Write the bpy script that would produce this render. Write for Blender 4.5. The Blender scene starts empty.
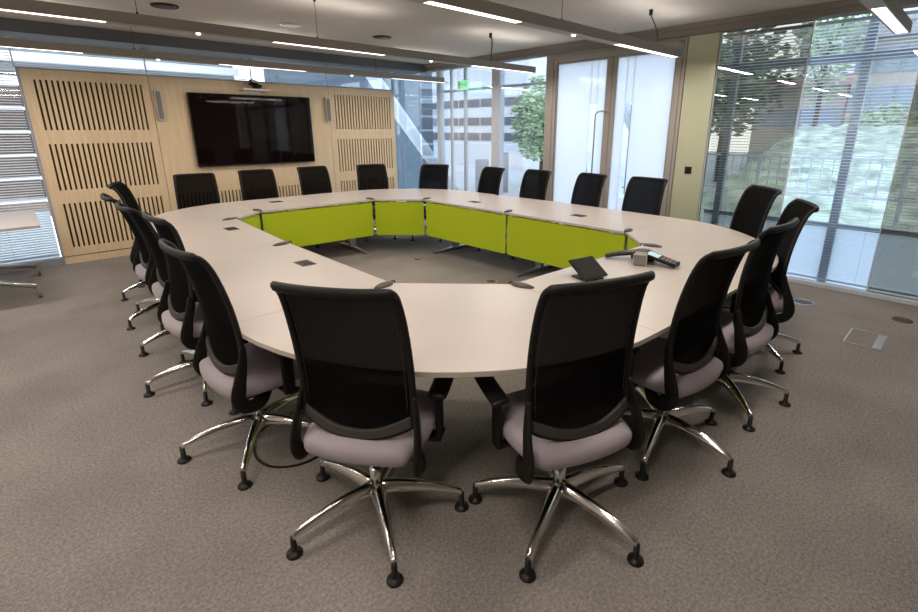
import bpy, bmesh, math, random
from mathutils import Vector, Matrix
random.seed(7)
PI = math.pi
SC = bpy.context.scene
COL = SC.collection
R = math.radians

# ------------------------------------------------------------------ helpers
def tag(o, label=None, cat=None, group=None, kind=None):
    if label: o['label'] = label
    if cat: o['category'] = cat
    if group: o['group'] = group
    if kind: o['kind'] = kind
    return o

def empty(name, label, cat, loc=(0, 0, 0), rz=0, group=None):
    o = bpy.data.objects.new(name, None)
    o.empty_display_size = .1
    COL.objects.link(o)
    o.location = loc
    o.rotation_euler = (0, 0, rz)
    return tag(o, label, cat, group)

def obj(name, bm, m, parent=None, smooth=False, bevel=0, kind=None, sub=0, label=None):
    bmesh.ops.recalc_face_normals(bm, faces=bm.faces)
    me = bpy.data.meshes.new(name)
    bm.to_mesh(me)
    bm.free()
    if smooth:
        for p in me.polygons: p.use_smooth = True
    o = bpy.data.objects.new(name, me)
    COL.objects.link(o)
    for mm in (m if isinstance(m, (list, tuple)) else [m]): me.materials.append(mm)
    if parent: o.parent = parent
    if bevel:
        b = o.modifiers.new('Bevel', 'BEVEL'); b.width = bevel; b.segments = 2; b.limit_method = 'ANGLE'; b.angle_limit = R(40)
    if sub:
        s = o.modifiers.new('Sub', 'SUBSURF'); s.levels = sub; s.render_levels = sub
    if kind: o['kind'] = kind
    if label: o['label'] = label
    return o

def NB(): return bmesh.new()

def box(bm, x0, x1, y0, y1, z0, z1, mat=0, M=None):
    vs = [Vector((x, y, z)) for z in (z0, z1) for y in (y0, y1) for x in (x0, x1)]
    if M: vs = [M @ v for v in vs]
    v = [bm.verts.new(c) for c in vs]
    for f in ((0, 1, 3, 2), (4, 6, 7, 5), (0, 4, 5, 1), (2, 3, 7, 6), (0, 2, 6, 4), (1, 5, 7, 3)):
        fa = bm.faces.new([v[i] for i in f]); fa.material_index = mat
    return bm

def tube(bm, pts, rad, n=10, closed=False, sx=1.0, sy=1.0, up=Vector((0, 0, 1)), caps=True, mat=0):
    """sweep an ellipse along pts; rad number or list; sx along side vector, sy along the other"""
    pts = [Vector(p) for p in pts]
    N = len(pts)
    rads = rad if isinstance(rad, (list, tuple)) else [rad] * N
    rings = []
    for i, p in enumerate(pts):
        a = pts[(i - 1) % N] if (closed or i > 0) else p
        b = pts[(i + 1) % N] if (closed or i < N - 1) else p
        t = (b - a)
        t = t.normalized() if t.length > 1e-9 else Vector((0, 0, 1))
        u = up
        s = t.cross(u)
        if s.length < 1e-3: s = t.cross(Vector((0, 1, 0)))
        s.normalize()
        w = s.cross(t).normalized()
        r = rads[i]
        rx, ry = (r if isinstance(r, (tuple, list)) else (r * sx, r * sy))
        rings.append([bm.verts.new(p + s * (math.cos(2 * PI * k / n) * rx) + w * (math.sin(2 * PI * k / n) * ry)) for k in range(n)])
    M = N if closed else N - 1
    for i in range(M):
        A, B = rings[i], rings[(i + 1) % N]
        for k in range(n):
            f = bm.faces.new((A[k], A[(k + 1) % n], B[(k + 1) % n], B[k])); f.material_index = mat
    if caps and not closed:
        f = bm.faces.new(list(reversed(rings[0]))); f.material_index = mat
        f = bm.faces.new(rings[-1]); f.material_index = mat
    return bm

def lathe(bm, prof, n=24, c=(0, 0, 0), mat=0):
    """prof = [(r,z)...] from bottom to top"""
    rings = []
    for r, z in prof:
        if r < 1e-6: rings.append([bm.verts.new((c[0], c[1], c[2] + z))])
        else: rings.append([bm.verts.new((c[0] + r * math.cos(2 * PI * k / n), c[1] + r * math.sin(2 * PI * k / n), c[2] + z)) for k in range(n)])
    for A, B in zip(rings[:-1], rings[1:]):
        if len(A) == 1 and len(B) == 1: continue
        for k in range(n):
            k2 = (k + 1) % n
            if len(A) == 1: f = bm.faces.new((A[0], B[k2], B[k]))
            elif len(B) == 1: f = bm.faces.new((A[k], A[k2], B[0]))
            else: f = bm.faces.new((A[k], A[k2], B[k2], B[k]))
            f.material_index = mat
    if len(rings[0]) > 1: bm.faces.new(list(reversed(rings[0]))).material_index = mat
    if len(rings[-1]) > 1: bm.faces.new(rings[-1]).material_index = mat
    return bm

def prism(bm, poly, z0, z1, mat=0, M=None):
    a = [Vector((p[0], p[1], z0)) for p in poly]; b = [Vector((p[0], p[1], z1)) for p in poly]
    if M: a = [M @ v for v in a]; b = [M @ v for v in b]
    A = [bm.verts.new(v) for v in a]; B = [bm.verts.new(v) for v in b]
    n = len(poly)
    bm.faces.new(list(reversed(A))).material_index = mat
    bm.faces.new(B).material_index = mat
    for i in range(n): bm.faces.new((A[i], A[(i + 1) % n], B[(i + 1) % n], B[i])).material_index = mat
    return bm

def copy_tree(o, parent=None):
    c = o.copy(); COL.objects.link(c)
    if parent: c.parent = parent
    for ch in list(o.children): copy_tree(ch, c)
    return c

def cat_rom(pts, k=6):
    pts = [Vector(p) for p in pts]
    out = []
    for i in range(len(pts) - 1):
        p0 = pts[max(i - 1, 0)]; p1 = pts[i]; p2 = pts[i + 1]; p3 = pts[min(i + 2, len(pts) - 1)]
        for j in range(k):
            t = j / k
            out.append(.5 * ((2 * p1) + (p2 - p0) * t + (2 * p0 - 5 * p1 + 4 * p2 - p3) * t * t + (3 * p1 - p0 - 3 * p2 + p3) * t ** 3))
    out.append(pts[-1])
    return out

# ------------------------------------------------------------------ materials
def mat(name, color=(.5, .5, .5), rough=.5, metal=0, spec=.5, emit=None, estr=0, noise=None, bump=None, sheen=0):
    """noise=(scale, amount, detail) value variation in object space; bump=(scale,strength)"""
    m = bpy.data.materials.new(name); m.use_nodes = True
    nt = m.node_tree; b = nt.nodes['Principled BSDF']
    b.inputs['Base Color'].default_value = (*color, 1)
    b.inputs['Roughness'].default_value = rough
    b.inputs['Metallic'].default_value = metal
    b.inputs['Specular IOR Level'].default_value = spec
    if sheen: b.inputs['Sheen Weight'].default_value = sheen
    if emit:
        b.inputs['Emission Color'].default_value = (*emit, 1); b.inputs['Emission Strength'].default_value = estr
    tc = nt.nodes.new('ShaderNodeTexCoord')
    if noise:
        n = nt.nodes.new('ShaderNodeTexNoise'); n.inputs['Scale'].default_value = noise[0]; n.inputs['Detail'].default_value = noise[2] if len(noise) > 2 else 3
        nt.links.new(tc.outputs['Object'], n.inputs['Vector'])
        r = nt.nodes.new('ShaderNodeMapRange'); r.inputs['From Min'].default_value = .3; r.inputs['From Max'].default_value = .7
        r.inputs['To Min'].default_value = 1 - noise[1]; r.inputs['To Max'].default_value = 1 + noise[1]
        nt.links.new(n.outputs['Fac'], r.inputs['Value'])
        v = nt.nodes.new('ShaderNodeVectorMath'); v.operation = 'SCALE'; v.inputs[0].default_value = color
        nt.links.new(r.outputs['Result'], v.inputs['Scale']); nt.links.new(v.outputs['Vector'], b.inputs['Base Color'])
    if bump:
        n = nt.nodes.new('ShaderNodeTexNoise'); n.inputs['Scale'].default_value = bump[0]; n.inputs['Detail'].default_value = 4
        nt.links.new(tc.outputs['Object'], n.inputs['Vector'])
        bp = nt.nodes.new('ShaderNodeBump'); bp.inputs['Strength'].default_value = bump[1]; bp.inputs['Distance'].default_value = .01
        nt.links.new(n.outputs['Fac'], bp.inputs['Height']); nt.links.new(bp.outputs['Normal'], b.inputs['Normal'])
    return m

def glass(name, tint=(.9, .95, .96), refl=.08, rough=.0):
    m = bpy.data.materials.new(name); m.use_nodes = True
    nt = m.node_tree; nt.nodes.clear()
    o = nt.nodes.new('ShaderNodeOutputMaterial'); mx = nt.nodes.new('ShaderNodeMixShader')
    t = nt.nodes.new('ShaderNodeBsdfTransparent'); t.inputs['Color'].default_value = (*tint, 1)
    g = nt.nodes.new('ShaderNodeBsdfGlossy'); g.inputs['Roughness'].default_value = rough; g.inputs['Color'].default_value = (1, 1, 1, 1)
    lw = nt.nodes.new('ShaderNodeLayerWeight'); lw.inputs['Blend'].default_value = .35
    mr = nt.nodes.new('ShaderNodeMapRange'); mr.inputs['To Min'].default_value = refl; mr.inputs['To Max'].default_value = .6
    nt.links.new(lw.outputs['Fresnel'], mr.inputs['Value'])
    nt.links.new(mr.outputs['Result'], mx.inputs['Fac'])
    nt.links.new(t.outputs[0], mx.inputs[1]); nt.links.new(g.outputs[0], mx.inputs[2]); nt.links.new(mx.outputs[0], o.inputs['Surface'])
    return m

def carpet_mat():
    m = mat('carpet', (.2, .175, .15), .95, spec=.1)
    nt = m.node_tree; b = nt.nodes['Principled BSDF']
    tc = nt.nodes.new('ShaderNodeTexCoord')
    def N(scale, detail=2):
        n = nt.nodes.new('ShaderNodeTexNoise'); n.inputs['Scale'].default_value = scale; n.inputs['Detail'].default_value = detail
        nt.links.new(tc.outputs['Object'], n.inputs['Vector']); return n
    n1 = N(260, 3); n2 = N(2.2, 3); n3 = N(75, 3)
    r = nt.nodes.new('ShaderNodeValToRGB')
    e = r.color_ramp.elements
    e[0].position = .33; e[0].color = (.105, .094, .085, 1); e[1].position = .67; e[1].color = (.40, .368, .342, 1)
    mx = nt.nodes.new('ShaderNodeMath'); mx.operation = 'MULTIPLY_ADD'; mx.inputs[1].default_value = .35
    nt.links.new(n3.outputs['Fac'], mx.inputs[0])
    ml = nt.nodes.new('ShaderNodeMath'); ml.operation = 'MULTIPLY'; ml.inputs[1].default_value = .65
    nt.links.new(n1.outputs['Fac'], ml.inputs[0]); nt.links.new(ml.outputs[0], mx.inputs[2])
    nt.links.new(mx.outputs[0], r.inputs['Fac'])
    mr = nt.nodes.new('ShaderNodeMapRange'); mr.inputs['From Min'].default_value = .3; mr.inputs['From Max'].default_value = .7
    mr.inputs['To Min'].default_value = .9; mr.inputs['To Max'].default_value = 1.1
    nt.links.new(n2.outputs['Fac'], mr.inputs['Value'])
    v = nt.nodes.new('ShaderNodeVectorMath'); v.operation = 'SCALE'
    nt.links.new(r.outputs['Color'], v.inputs[0]); nt.links.new(mr.outputs['Result'], v.inputs['Scale'])
    nt.links.new(v.outputs['Vector'], b.inputs['Base Color'])
    bp = nt.nodes.new('ShaderNodeBump'); bp.inputs['Strength'].default_value = .35; bp.inputs['Distance'].default_value = .005
    nt.links.new(n1.outputs['Fac'], bp.inputs['Height']); nt.links.new(bp.outputs['Normal'], b.inputs['Normal'])
    return m

def wood_mat(name, c1, c2, rough=.4):
    m = mat(name, c1, rough)
    nt = m.node_tree; b = nt.nodes['Principled BSDF']
    tc = nt.nodes.new('ShaderNodeTexCoord'); mp = nt.nodes.new('ShaderNodeMapping'); mp.inputs['Scale'].default_value = (14, 14, 1.1)
    n = nt.nodes.new('ShaderNodeTexNoise'); n.inputs['Scale'].default_value = 2.0; n.inputs['Detail'].default_value = 6
    nt.links.new(tc.outputs['Object'], mp.inputs['Vector']); nt.links.new(mp.outputs['Vector'], n.inputs['Vector'])
    r = nt.nodes.new('ShaderNodeValToRGB'); r.color_ramp.elements[0].position = .3; r.color_ramp.elements[1].position = .7
    r.color_ramp.elements[0].color = (*c1, 1); r.color_ramp.elements[1].color = (*c2, 1)
    nt.links.new(n.outputs['Fac'], r.inputs['Fac']); nt.links.new(r.outputs['Color'], b.inputs['Base Color'])
    return m

def frosted_mat():
    m = bpy.data.materials.new('frosted_glass'); m.use_nodes = True
    nt = m.node_tree; nt.nodes.clear()
    o = nt.nodes.new('ShaderNodeOutputMaterial'); mx = nt.nodes.new('ShaderNodeMixShader'); mx.inputs['Fac'].default_value = .72
    d = nt.nodes.new('ShaderNodeBsdfDiffuse'); d.inputs['Color'].default_value = (.82, .88, .95, 1)
    t = nt.nodes.new('ShaderNodeBsdfTranslucent'); t.inputs['Color'].default_value = (.93, .97, 1, 1)
    g = nt.nodes.new('ShaderNodeBsdfGlossy'); g.inputs['Roughness'].default_value = .15
    m2 = nt.nodes.new('ShaderNodeMixShader'); m2.inputs['Fac'].default_value = .04
    nt.links.new(d.outputs[0], mx.inputs[1]); nt.links.new(t.outputs[0], mx.inputs[2])
    nt.links.new(mx.outputs[0], m2.inputs[1]); nt.links.new(g.outputs[0], m2.inputs[2]); nt.links.new(m2.outputs[0], o.inputs['Surface'])
    return m

def slat_mat(name, c, f):
    m = bpy.data.materials.new(name); m.use_nodes = True
    nt = m.node_tree; nt.nodes.clear()
    o = nt.nodes.new('ShaderNodeOutputMaterial'); mx = nt.nodes.new('ShaderNodeMixShader'); mx.inputs['Fac'].default_value = f
    d = nt.nodes.new('ShaderNodeBsdfDiffuse'); d.inputs['Color'].default_value = (*c, 1)
    t = nt.nodes.new('ShaderNodeBsdfTranslucent'); t.inputs['Color'].default_value = (*c, 1)
    nt.links.new(d.outputs[0], mx.inputs[1]); nt.links.new(t.outputs[0], mx.inputs[2]); nt.links.new(mx.outputs[0], o.inputs['Surface'])
    return m

def mesh_fabric():
    m = bpy.data.materials.new('black_mesh_fabric'); m.use_nodes = True
    nt = m.node_tree; b = nt.nodes['Principled BSDF']
    b.inputs['Base Color'].default_value = (.0045, .004, .004, 1); b.inputs['Roughness'].default_value = .9; b.inputs['Specular IOR Level'].default_value = .04
    o = nt.nodes['Material Output']; mx = nt.nodes.new('ShaderNodeMixShader'); t = nt.nodes.new('ShaderNodeBsdfTransparent')
    lw = nt.nodes.new('ShaderNodeLayerWeight'); lw.inputs['Blend'].default_value = .5
    mr = nt.nodes.new('ShaderNodeMapRange'); mr.inputs['From Min'].default_value = 0; mr.inputs['From Max'].default_value = .8
    mr.inputs['To Min'].default_value = .982; mr.inputs['To Max'].default_value = 1.0
    nt.links.new(lw.outputs['Facing'], mr.inputs['Value']); nt.links.new(mr.outputs['Result'], mx.inputs['Fac'])
    nt.links.new(t.outputs[0], mx.inputs[1]); nt.links.new(b.outputs[0], mx.inputs[2]); nt.links.new(mx.outputs[0], o.inputs['Surface'])
    return m

M = dict(
    carpet=carpet_mat(),
    ceil=mat('ceiling_paint', (.48, .45, .41), .9, noise=(1.3, .06, 4)),
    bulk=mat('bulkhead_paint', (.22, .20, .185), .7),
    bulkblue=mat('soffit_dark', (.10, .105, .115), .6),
    maple=wood_mat('maple_veneer', (.68, .52, .32), (.77, .62, .42), .42),
    dark=mat('dark_void', (.075, .05, .03), .9),
    table=mat('table_laminate', (.52, .47, .425), .34, spec=.4, noise=(3, .02)),
    tedge=mat('table_edge', (.40, .33, .25), .5),
    green=mat('lime_fabric', (.40, .50, .004), .8, noise=(150, .05)),
    chrome=mat('polished_aluminium', (.72, .70, .68), .14, metal=1),
    steel=mat('satin_steel', (.55, .56, .57), .32, metal=1),
    black=mat('black_plastic', (.009, .008, .008), .42, spec=.35),
    frame=mat('charcoal_plastic', (.010, .009, .008), .5, spec=.25),
    lumbar=mat('lumbar_grey', (.045, .039, .036), .5),
    mesh=mesh_fabric(),
    seat=mat('lilac_grey_fabric', (.36, .315, .35), .75, noise=(220, .06), bump=(300, .15), sheen=.2),
    screen=mat('tv_screen', (.006, .003, .003), .04, spec=.28),
    white=mat('white_paint', (.8, .8, .8), .5),
    taupe=mat('taupe_frame', (.36, .335, .31), .5),
    olive=mat('pale_olive_paint', (.50, .53, .38), .28),
    alu=mat('anodised_frame', (.60, .65, .73), .4),
    alud=mat('grey_frame', (.33, .36, .41), .45),
    slat=slat_mat('blind_slat', (.93, .95, .98), .68),
    slat2=slat_mat('blind_slat_grey', (.80, .78, .76), .5),
    led=mat('led_diffuser', (1, 1, 1), .5, emit=(1, .86, .78), estr=2.6),
    beam=mat('beam_paint', (.30, .28, .26), .55),
    spot=mat('spot_lamp', (1, 1, 1), .5, emit=(1, .9, .78), estr=5),
    clear=glass('clear_glass', (.93, .97, .98), .035),
    part=glass('partition_glass', (.80, .87, .92), .10),
    tint=glass('tinted_glass', (.60, .61, .57), .07),
    frosted=frosted_mat(),
    lcd=mat('phone_lcd', (.35, .5, .55), .2, emit=(.5, .75, .85), estr=.5),
    grill=mat('speaker_grille', (.22, .20, .19), .6),
    silver=mat('silver_plastic', (.55, .52, .48), .35, metal=.5),
    brown=mat('dark_bronze_plastic', (.06, .045, .035), .4),
    wall=mat('wall_paint', (.45, .42, .38), .9),
    grass=mat('bank_grass', (.42, .46, .35), .95, noise=(2.2, .55, 9)),
    leaf=mat('tree_leaf', (.42, .52, .32), .9, noise=(3, .45, 8)),
    leaf2=mat('tree_leaf_dark', (.22, .28, .20), .9, noise=(3, .4, 8)),
    pave=mat('pale_paving', (.55, .57, .58), .9, noise=(1.2, .12, 5)),
    bwhite=mat('pale_cladding', (.74, .74, .76), .8, noise=(.6, .05)),
    bbeige=mat('beige_cladding', (.58, .50, .44), .8, noise=(.8, .06)),
    bwin=mat('facade_window_dark', (.10, .12, .16), .2),
    bblue=mat('facade_window_blue', (.33, .39, .48), .2),
    bpink=mat('pink_canopy', (.62, .35, .36), .7),
    roof=mat('roof_slate', (.40, .38, .40), .8),
    bark=mat('tree_bark', (.10, .07, .05), .9),
    sgrey=mat('grey_cladding', (.38, .41, .44), .8, noise=(1.2, .3, 5)),
    screenw=mat('blue_grey_render', (.15, .18, .205), .8, noise=(.7, .1, 4)),
    sbrown=mat('brown_cladding', (.16, .11, .085), .8, noise=(.9, .35, 5)),
    exit=mat('exit_green', (.25, .7, .4), .4, emit=(.25, .85, .5), estr=.8),
)

# ------------------------------------------------------------------ room
XW = 5.98      # window wall plane
YT = 7.72      # screen wall plane
ZC = 2.75
XL, YB = -3.2, -2.6

def struct(name, bm, m, parent=None, **k):
    return obj(name, bm, m, parent, kind='structure' if not parent else None, **k)

struct('floor', box(NB(), XL - .1, XW + .08, YB - .1, YT + .3, -.12, 0), M['carpet'])
struct('ceiling', box(NB(), XL - .1, XW + .08, YB - .1, YT + .3, ZC, ZC + .15), M['ceil'])
struct('wall_left', box(NB(), XL - .12, XL, YB, YT + .2, 0, ZC), M['wall'])
struct('wall_back', box(NB(), XL, XW, YB - .12, YB, 0, ZC), M['wall'])

# bulkheads hiding the blind boxes along the two glazed walls
b = NB(); box(b, XW - .10, XW + .08, YB, YT + .3, 2.64, ZC); box(b, XW - .14, XW - .10, YB, 7.35, 2.70, ZC)
struct('trim_1', b, M['bulk'], bevel=.004)
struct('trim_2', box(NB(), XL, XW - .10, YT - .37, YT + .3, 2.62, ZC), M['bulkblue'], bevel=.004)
# floor channels
struct('trim_3', box(NB(), XW - .03, XW + .06, YB, 2.28, 0, .045), M['alu'], bevel=.004)
struct('trim_4', box(NB(), XL, .275, YT - .03, YT + .06, 0, .09), M['alud'], bevel=.004)
struct('trim_5', box(NB(), 5.37, XW, YT - .03, YT + .06, 0, .06), M['alu'], bevel=.004)

# ---- acoustic timber panelling on the screen wall
PY0, PY1 = YT - .035, YT
def slot_panel(name, x0, x1, slots, rows, z1=2.29):
    """slots=(first,last,n); rows=[(z0,z1)]"""
    t = empty(name[0], name[1], 'wall panel', ((x0 + x1) / 2, PY1, 0), group='slotted timber wall panels')
    cx = (x0 + x1) / 2
    bm = NB()
    s0, s1, n = slots; w = .0215
    cs = [s0 + (s1 - s0) * i / (n - 1) for i in range(n)]
    def bx(a, bb, c, d): box(bm, a - cx, bb - cx, -.035, 0, c, d)
    zs = [.10]
    for (a, bb) in sorted(rows): zs += [a, bb]
    zs.append(z1)
    for i in range(0, len(zs), 2): bx(x0, x1, zs[i], zs[i + 1])
    for (a, bb) in rows:
        edges = [x0] + [v for c in cs for v in (c - w / 2, c + w / 2)] + [x1]
        for i in range(0, len(edges), 2): bx(edges[i], edges[i + 1], a, bb)
    bmesh.ops.remove_doubles(bm, verts=bm.verts, dist=1e-5)
    obj('veneer_face', bm, M['maple'], t)
    b2 = NB(); box(b2, x0 - cx, x1 - cx, 0.002, .02, .0, z1); obj('backing', b2, M['dark'], t, label='dark backing behind the slots')
    b3 = NB(); box(b3, x0 - cx, x1 - cx, -.035, 0, 0, .088); obj('skirting', b3, M['maple'], t)
    return t
rows3 = [(.20, .75), (.91, 1.46), (1.62, 2.18)]
pl = slot_panel(('slotted_panel', 'left maple wall panel with three rows of vertical slots, beside the folding table'), .30, 1.536, (.415, 1.44, 21), rows3)
b = NB(); box(b, -.643, -.618, -.045, .03, 0, 2.31); obj('edge_frame', b, M['alud'], pl)
slot_panel(('slotted_panel', 'middle maple wall panel carrying the big screen, slots only low down'), 1.542, 4.06, (1.66, 3.95, 46), [(.20, .75)])
slot_panel(('slotted_panel', 'right maple wall panel with three rows of fine slots, next to clear glass'), 4.066, 5.36, (4.175, 5.26, 21), rows3)
struct('trim_6', box(NB(), .28, 5.37, YT - .045, YT + .03, 2.29, 2.31), M['alud'])

# ---- glass of the screen wall: left blind window, clerestory, right pane
def mkwin(name, y=None, x=None, a0=0, a1=1, z0=0, z1=1, m=None, fr=None, fw=.03, parent=None):
    bm = NB()
    if y is not None: box(bm, a0, a1, y - .005, y + .005, z0, z1)
    else: box(bm, x - .005, x + .005, a0, a1, z0, z1)
    w = struct(name, bm, m)
    return w

mkwin('window_1', y=YT + .02, a0=XL, a1=.27, z0=.09, z1=2.62, m=M['clear'])
mkwin('window_2', y=YT + .02, a0=.27, a1=2.86, z0=2.32, z1=2.62, m=M['clear'])
mkwin('window_3', y=YT + .02, a0=2.87, a1=5.36, z0=2.32, z1=2.62, m=M['part'])
mkwin('window_4', y=YT + .02, a0=5.375, a1=XW, z0=.06, z1=2.62, m=M['part'])
b = NB()
for x in (.27, 1.54, 2.865, 4.06, 5.367): box(b, x - .006, x + .006, YT + .01, YT + .03, 2.31, 2.62)
box(b, 5.36, 5.375, YT + .01, YT + .03, .0, 2.62)
struct('trim_7', b, M['alu'])

def blind(name_label, axis, pos, a0, a1, z0, z1, pitch, depth, tilt, m, group, thick=.0012):
    """horizontal slat blind; axis 'x': slats run along x at y=pos ; 'y': slats run along y at x=pos"""
    c = (a0 + a1) / 2
    loc = (c, pos, z0) if axis == 'x' else (pos, c, z0)
    t = empty('venetian_blind', name_label, 'blind', loc, group=group)
    bm = NB(); L = a1 - a0
    n = int((z1 - z0 - .03) / pitch)
    for i in range(n):
        z = .02 + i * pitch
        T = Matrix.Translation((0, 0, z)) @ Matrix.Rotation(tilt, 4, 'X' if axis == 'x' else 'Y')
        if axis == 'x': box(bm, -L / 2, L / 2, -depth / 2, depth / 2, -thick / 2, thick / 2, M=T)
        else: box(bm, -depth / 2, depth / 2, -L / 2, L / 2, -thick / 2, thick / 2, M=T)
    obj('slats', bm, m, t)
    hr = NB(); br = NB()
    if axis == 'x':
        box(hr, -L / 2, L / 2, -.018, .018, z1 - z0 - .03, z1 - z0); box(br, -L / 2, L / 2, -.012, .012, 0, .012)
        for u in (-.38, 0, .38):
            cd = NB(); box(cd, u * L - .001, u * L + .001, -depth / 2 - .002, -depth / 2, .01, z1 - z0 - .03); obj('cord', cd, M['alud'], t)
    else:
        box(hr, -.018, .018, -L / 2, L / 2, z1 - z0 - .03, z1 - z0); box(br, -.012, .012, -L / 2, L / 2, 0, .012)
        for u in (-.38, 0, .38):
            cd = NB(); box(cd, -depth / 2 - .002, -depth / 2, u * L - .001, u * L + .001, .01, z1 - z0 - .03); obj('cord', cd, M['alud'], t)
    obj('headrail', hr, M['alu'], t); obj('bottom_rail', br, M['alu'], t)
    return t

GB = 'horizontal slat blinds in the glazing'
blind('grey open slat blind in the far left glass, behind the folding table', 'x', YT + .11, XL + .02, .262, .10, 2.60, .030, .024, R(22), M['slat2'], GB)
blind('narrow slat blind in the high glass above the left slotted panel', 'x', YT + .11, .30, 2.84, 2.33, 2.60, .030, .020, R(15), M['slat'], GB)
# frame (lower solid part brighter)
struct('trim_8', box(NB(), XL, .27, YT + .17, YT + .20, 0.05, .66), M['frosted'])

# ---- window wall (x = XW)
# y ranges: 7.72-7.12 glass, 7.12 post, 5.72 mullion, 4.66-2.62 doors, 2.62-2.275 olive panel, 2.27-1.41 tinted, 1.41-.55 clear, .55-.. tinted
mkwin('window_5', x=XW + .03, a0=5.78, a1=7.08, z0=.05, z1=2.64, m=M['clear'])
mkwin('window_6', x=XW + .03, a0=4.68, a1=5.62, z0=.05, z1=2.64, m=M['clear'])
mkwin('window_7', x=XW + .03, a0=7.2, a1=YT, z0=.05, z1=2.64, m=M['part'])
b = NB()
box(b, XW - .01, XW + .07, 7.08, 7.19, 0, 2.64)
box(b, XW + .00, XW + .12, 5.62, 5.79, 0, 2.64)
box(b, XW + .03, XW + .07, 6.82, 6.86, 0, 2.64); box(b, XW + .03, XW + .07, 6.45, 6.50, 0, 2.64)
box(b, XW + .00, XW + .07, 4.66, 7.72, 0, .05)
struct('trim_9', b, M['alu'], bevel=.003)
b = NB(); box(b, XW + .06, XW + .09, 4.68, 7.10, 2.26, 2.30); struct('trim_10', b, M['alu'])

# double doors
b = NB()
box(b, XW - .03, XW + .08, 4.47, 4.66, 0, 2.64); box(b, XW - .03, XW + .08, 2.62, 2.735, 0, 2.64)
box(b, XW - .03, XW + .08, 2.735, 4.47, 2.52, 2.64)
struct('trim_11', b, M['taupe'], bevel=.006)
b = NB(); box(b, XW - .045, XW - .03, 4.52, 4.56, 0, 2.60); box(b, XW - .045, XW - .03, 2.66, 2.70, 0, 2.60); box(b, XW - .045, XW - .03, 2.66, 4.56, 2.575, 2.605)
struct('trim_12', b, M['taupe'], bevel=.004)
def door(name, y0, y1, vis, leaf_l, leaf_r):
    t = bpy.data.objects.new(name, None); COL.objects.link(t); t.location = (XW, (y0 + y1) / 2, 0); t['kind'] = 'structure'
    c = (y0 + y1) / 2
    fr = NB()
    a0, a1 = y0 + leaf_r - c, y1 - leaf_l - c
    box(fr, -.02, .03, y0 - c, a0, .01, 2.515); box(fr, -.02, .03, a1, y1 - c, .01, 2.515)
    box(fr, -.02, .03, a0, a1, 2.50, 2.515); box(fr, -.02, .03, a0, a1, .01, .12)
    f = obj('door_frame', fr, M['taupe'], t, bevel=.004)
    g = NB(); v0, v1 = vis[0] - c, vis[1] - c; zz0, zz1 = vis[2], vis[3]
    box(g, 0, .008, a0, v0, .12, 2.50); box(g, 0, .008, v1, a1, .12, 2.50)
    box(g, 0, .008, v0, v1, .12, zz0); box(g, 0, .008, v0, v1, zz1, 2.50)
    obj('frosted_pane', g, M['frosted'], t)
    g = NB(); box(g, 0, .008, v0, v1, zz0, zz1); obj('clear_strip', g, M['clear'], t)
    return t
d1 = door('door_1', 3.575, 4.465, (3.80, 3.90, .75, 1.95), .012, .09)
d2 = door('door_2', 2.74, 3.57, (3.27, 3.37, .70, 1.95), .06, .012)
def pull(parent, y, dy, side):
    c = parent.location.y
    bm = NB()
    tube(bm, cat_rom([(-.015, y + dy - c, 1.84), (-.055, y + dy * .9 - c, 1.845), (-.07, y + dy * .3 - c, 1.84), (-.07, y - c, 1.80)], 5) + [Vector((-.07, y - c, z)) for z in (1.6, 1.2, .9)] +
         cat_rom([(-.07, y - c, .87), (-.07, y + dy * .3 - c, .83), (-.055, y + dy * .9 - c, .825), (-.015, y + dy - c, .83)], 5), .011, 8, up=Vector((1, 0, 0)))
    obj('pull_handle', bm, M['steel'], parent, smooth=True)
pull(d1, 3.76, -.13, 0)
# outside handle seen through right door is part of that door
c2 = d2.location.y
b = NB(); tube(b, [(.10, 3.32 - c2, .75), (.10, 3.32 - c2, 1.92)], .018, 8, up=Vector((1, 0, 0)))
for z in (.85, 1.8): tube(b, [(.02, 3.32 - c2, z), (.10, 3.32 - c2, z)], .01, 6)
obj('outer_handle', b, M['alud'], d2, smooth=True)

# olive panel + switch
struct('wall_right', box(NB(), XW - .02, XW + .08, 2.275, 2.615, 0, 2.64), M['olive'], bevel=.002)
t = empty('light_switch', 'small dark square switch on the pale olive wall strip', 'switch', (XW - .02, 2.445, 1.135))
b = NB(); box(b, -.010, 0, -.04, .04, -.042, .042); obj('plate', b, M['black'], t, bevel=.003)
b = NB(); box(b, -.014, -.01, -.018, .018, -.02, .02); obj('button', b, M['frame'], t, bevel=.002)

# glass panels right of the olive strip
mkwin('window_8', x=XW + .01, a0=1.41, a1=2.268, z0=.045, z1=2.64, m=M['tint'])
mkwin('window_9', x=XW + .03, a0=.55, a1=1.40, z0=.045, z1=2.64, m=M['clear'])
mkwin('window_10', x=XW + .01, a0=YB, a1=.548, z0=.045, z1=2.64, m=M['tint'])
b = NB(); box(b, XW - .0, XW + .02, 2.262, 2.274, .03, 2.64); box(b, XW, XW + .02, 1.402, 1.412, .03, 2.64); box(b, XW, XW + .02, .545, .553, .03, 2.64)
struct('trim_13', b, M['alu'])
GR = 'fine horizontal slat blinds on the right hand windows'
blind('fine slat blind behind the tinted pane beside the olive wall strip', 'y', XW + .09, 1.42, 2.26, .06, 2.62, .031, .026, R(12), M['slat'], GR, .0018)
blind('bright fine slat blind in the clear middle pane on the right', 'y', XW + .09, .56, 1.40, .06, 2.62, .031, .026, R(12), M['slat'], GR, .0018)
blind('fine slat blind behind the tinted pane at the right edge', 'y', XW + .09, YB + .02, .54, .06, 2.62, .031, .026, R(12), M['slat2'], GR, .0018)
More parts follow.
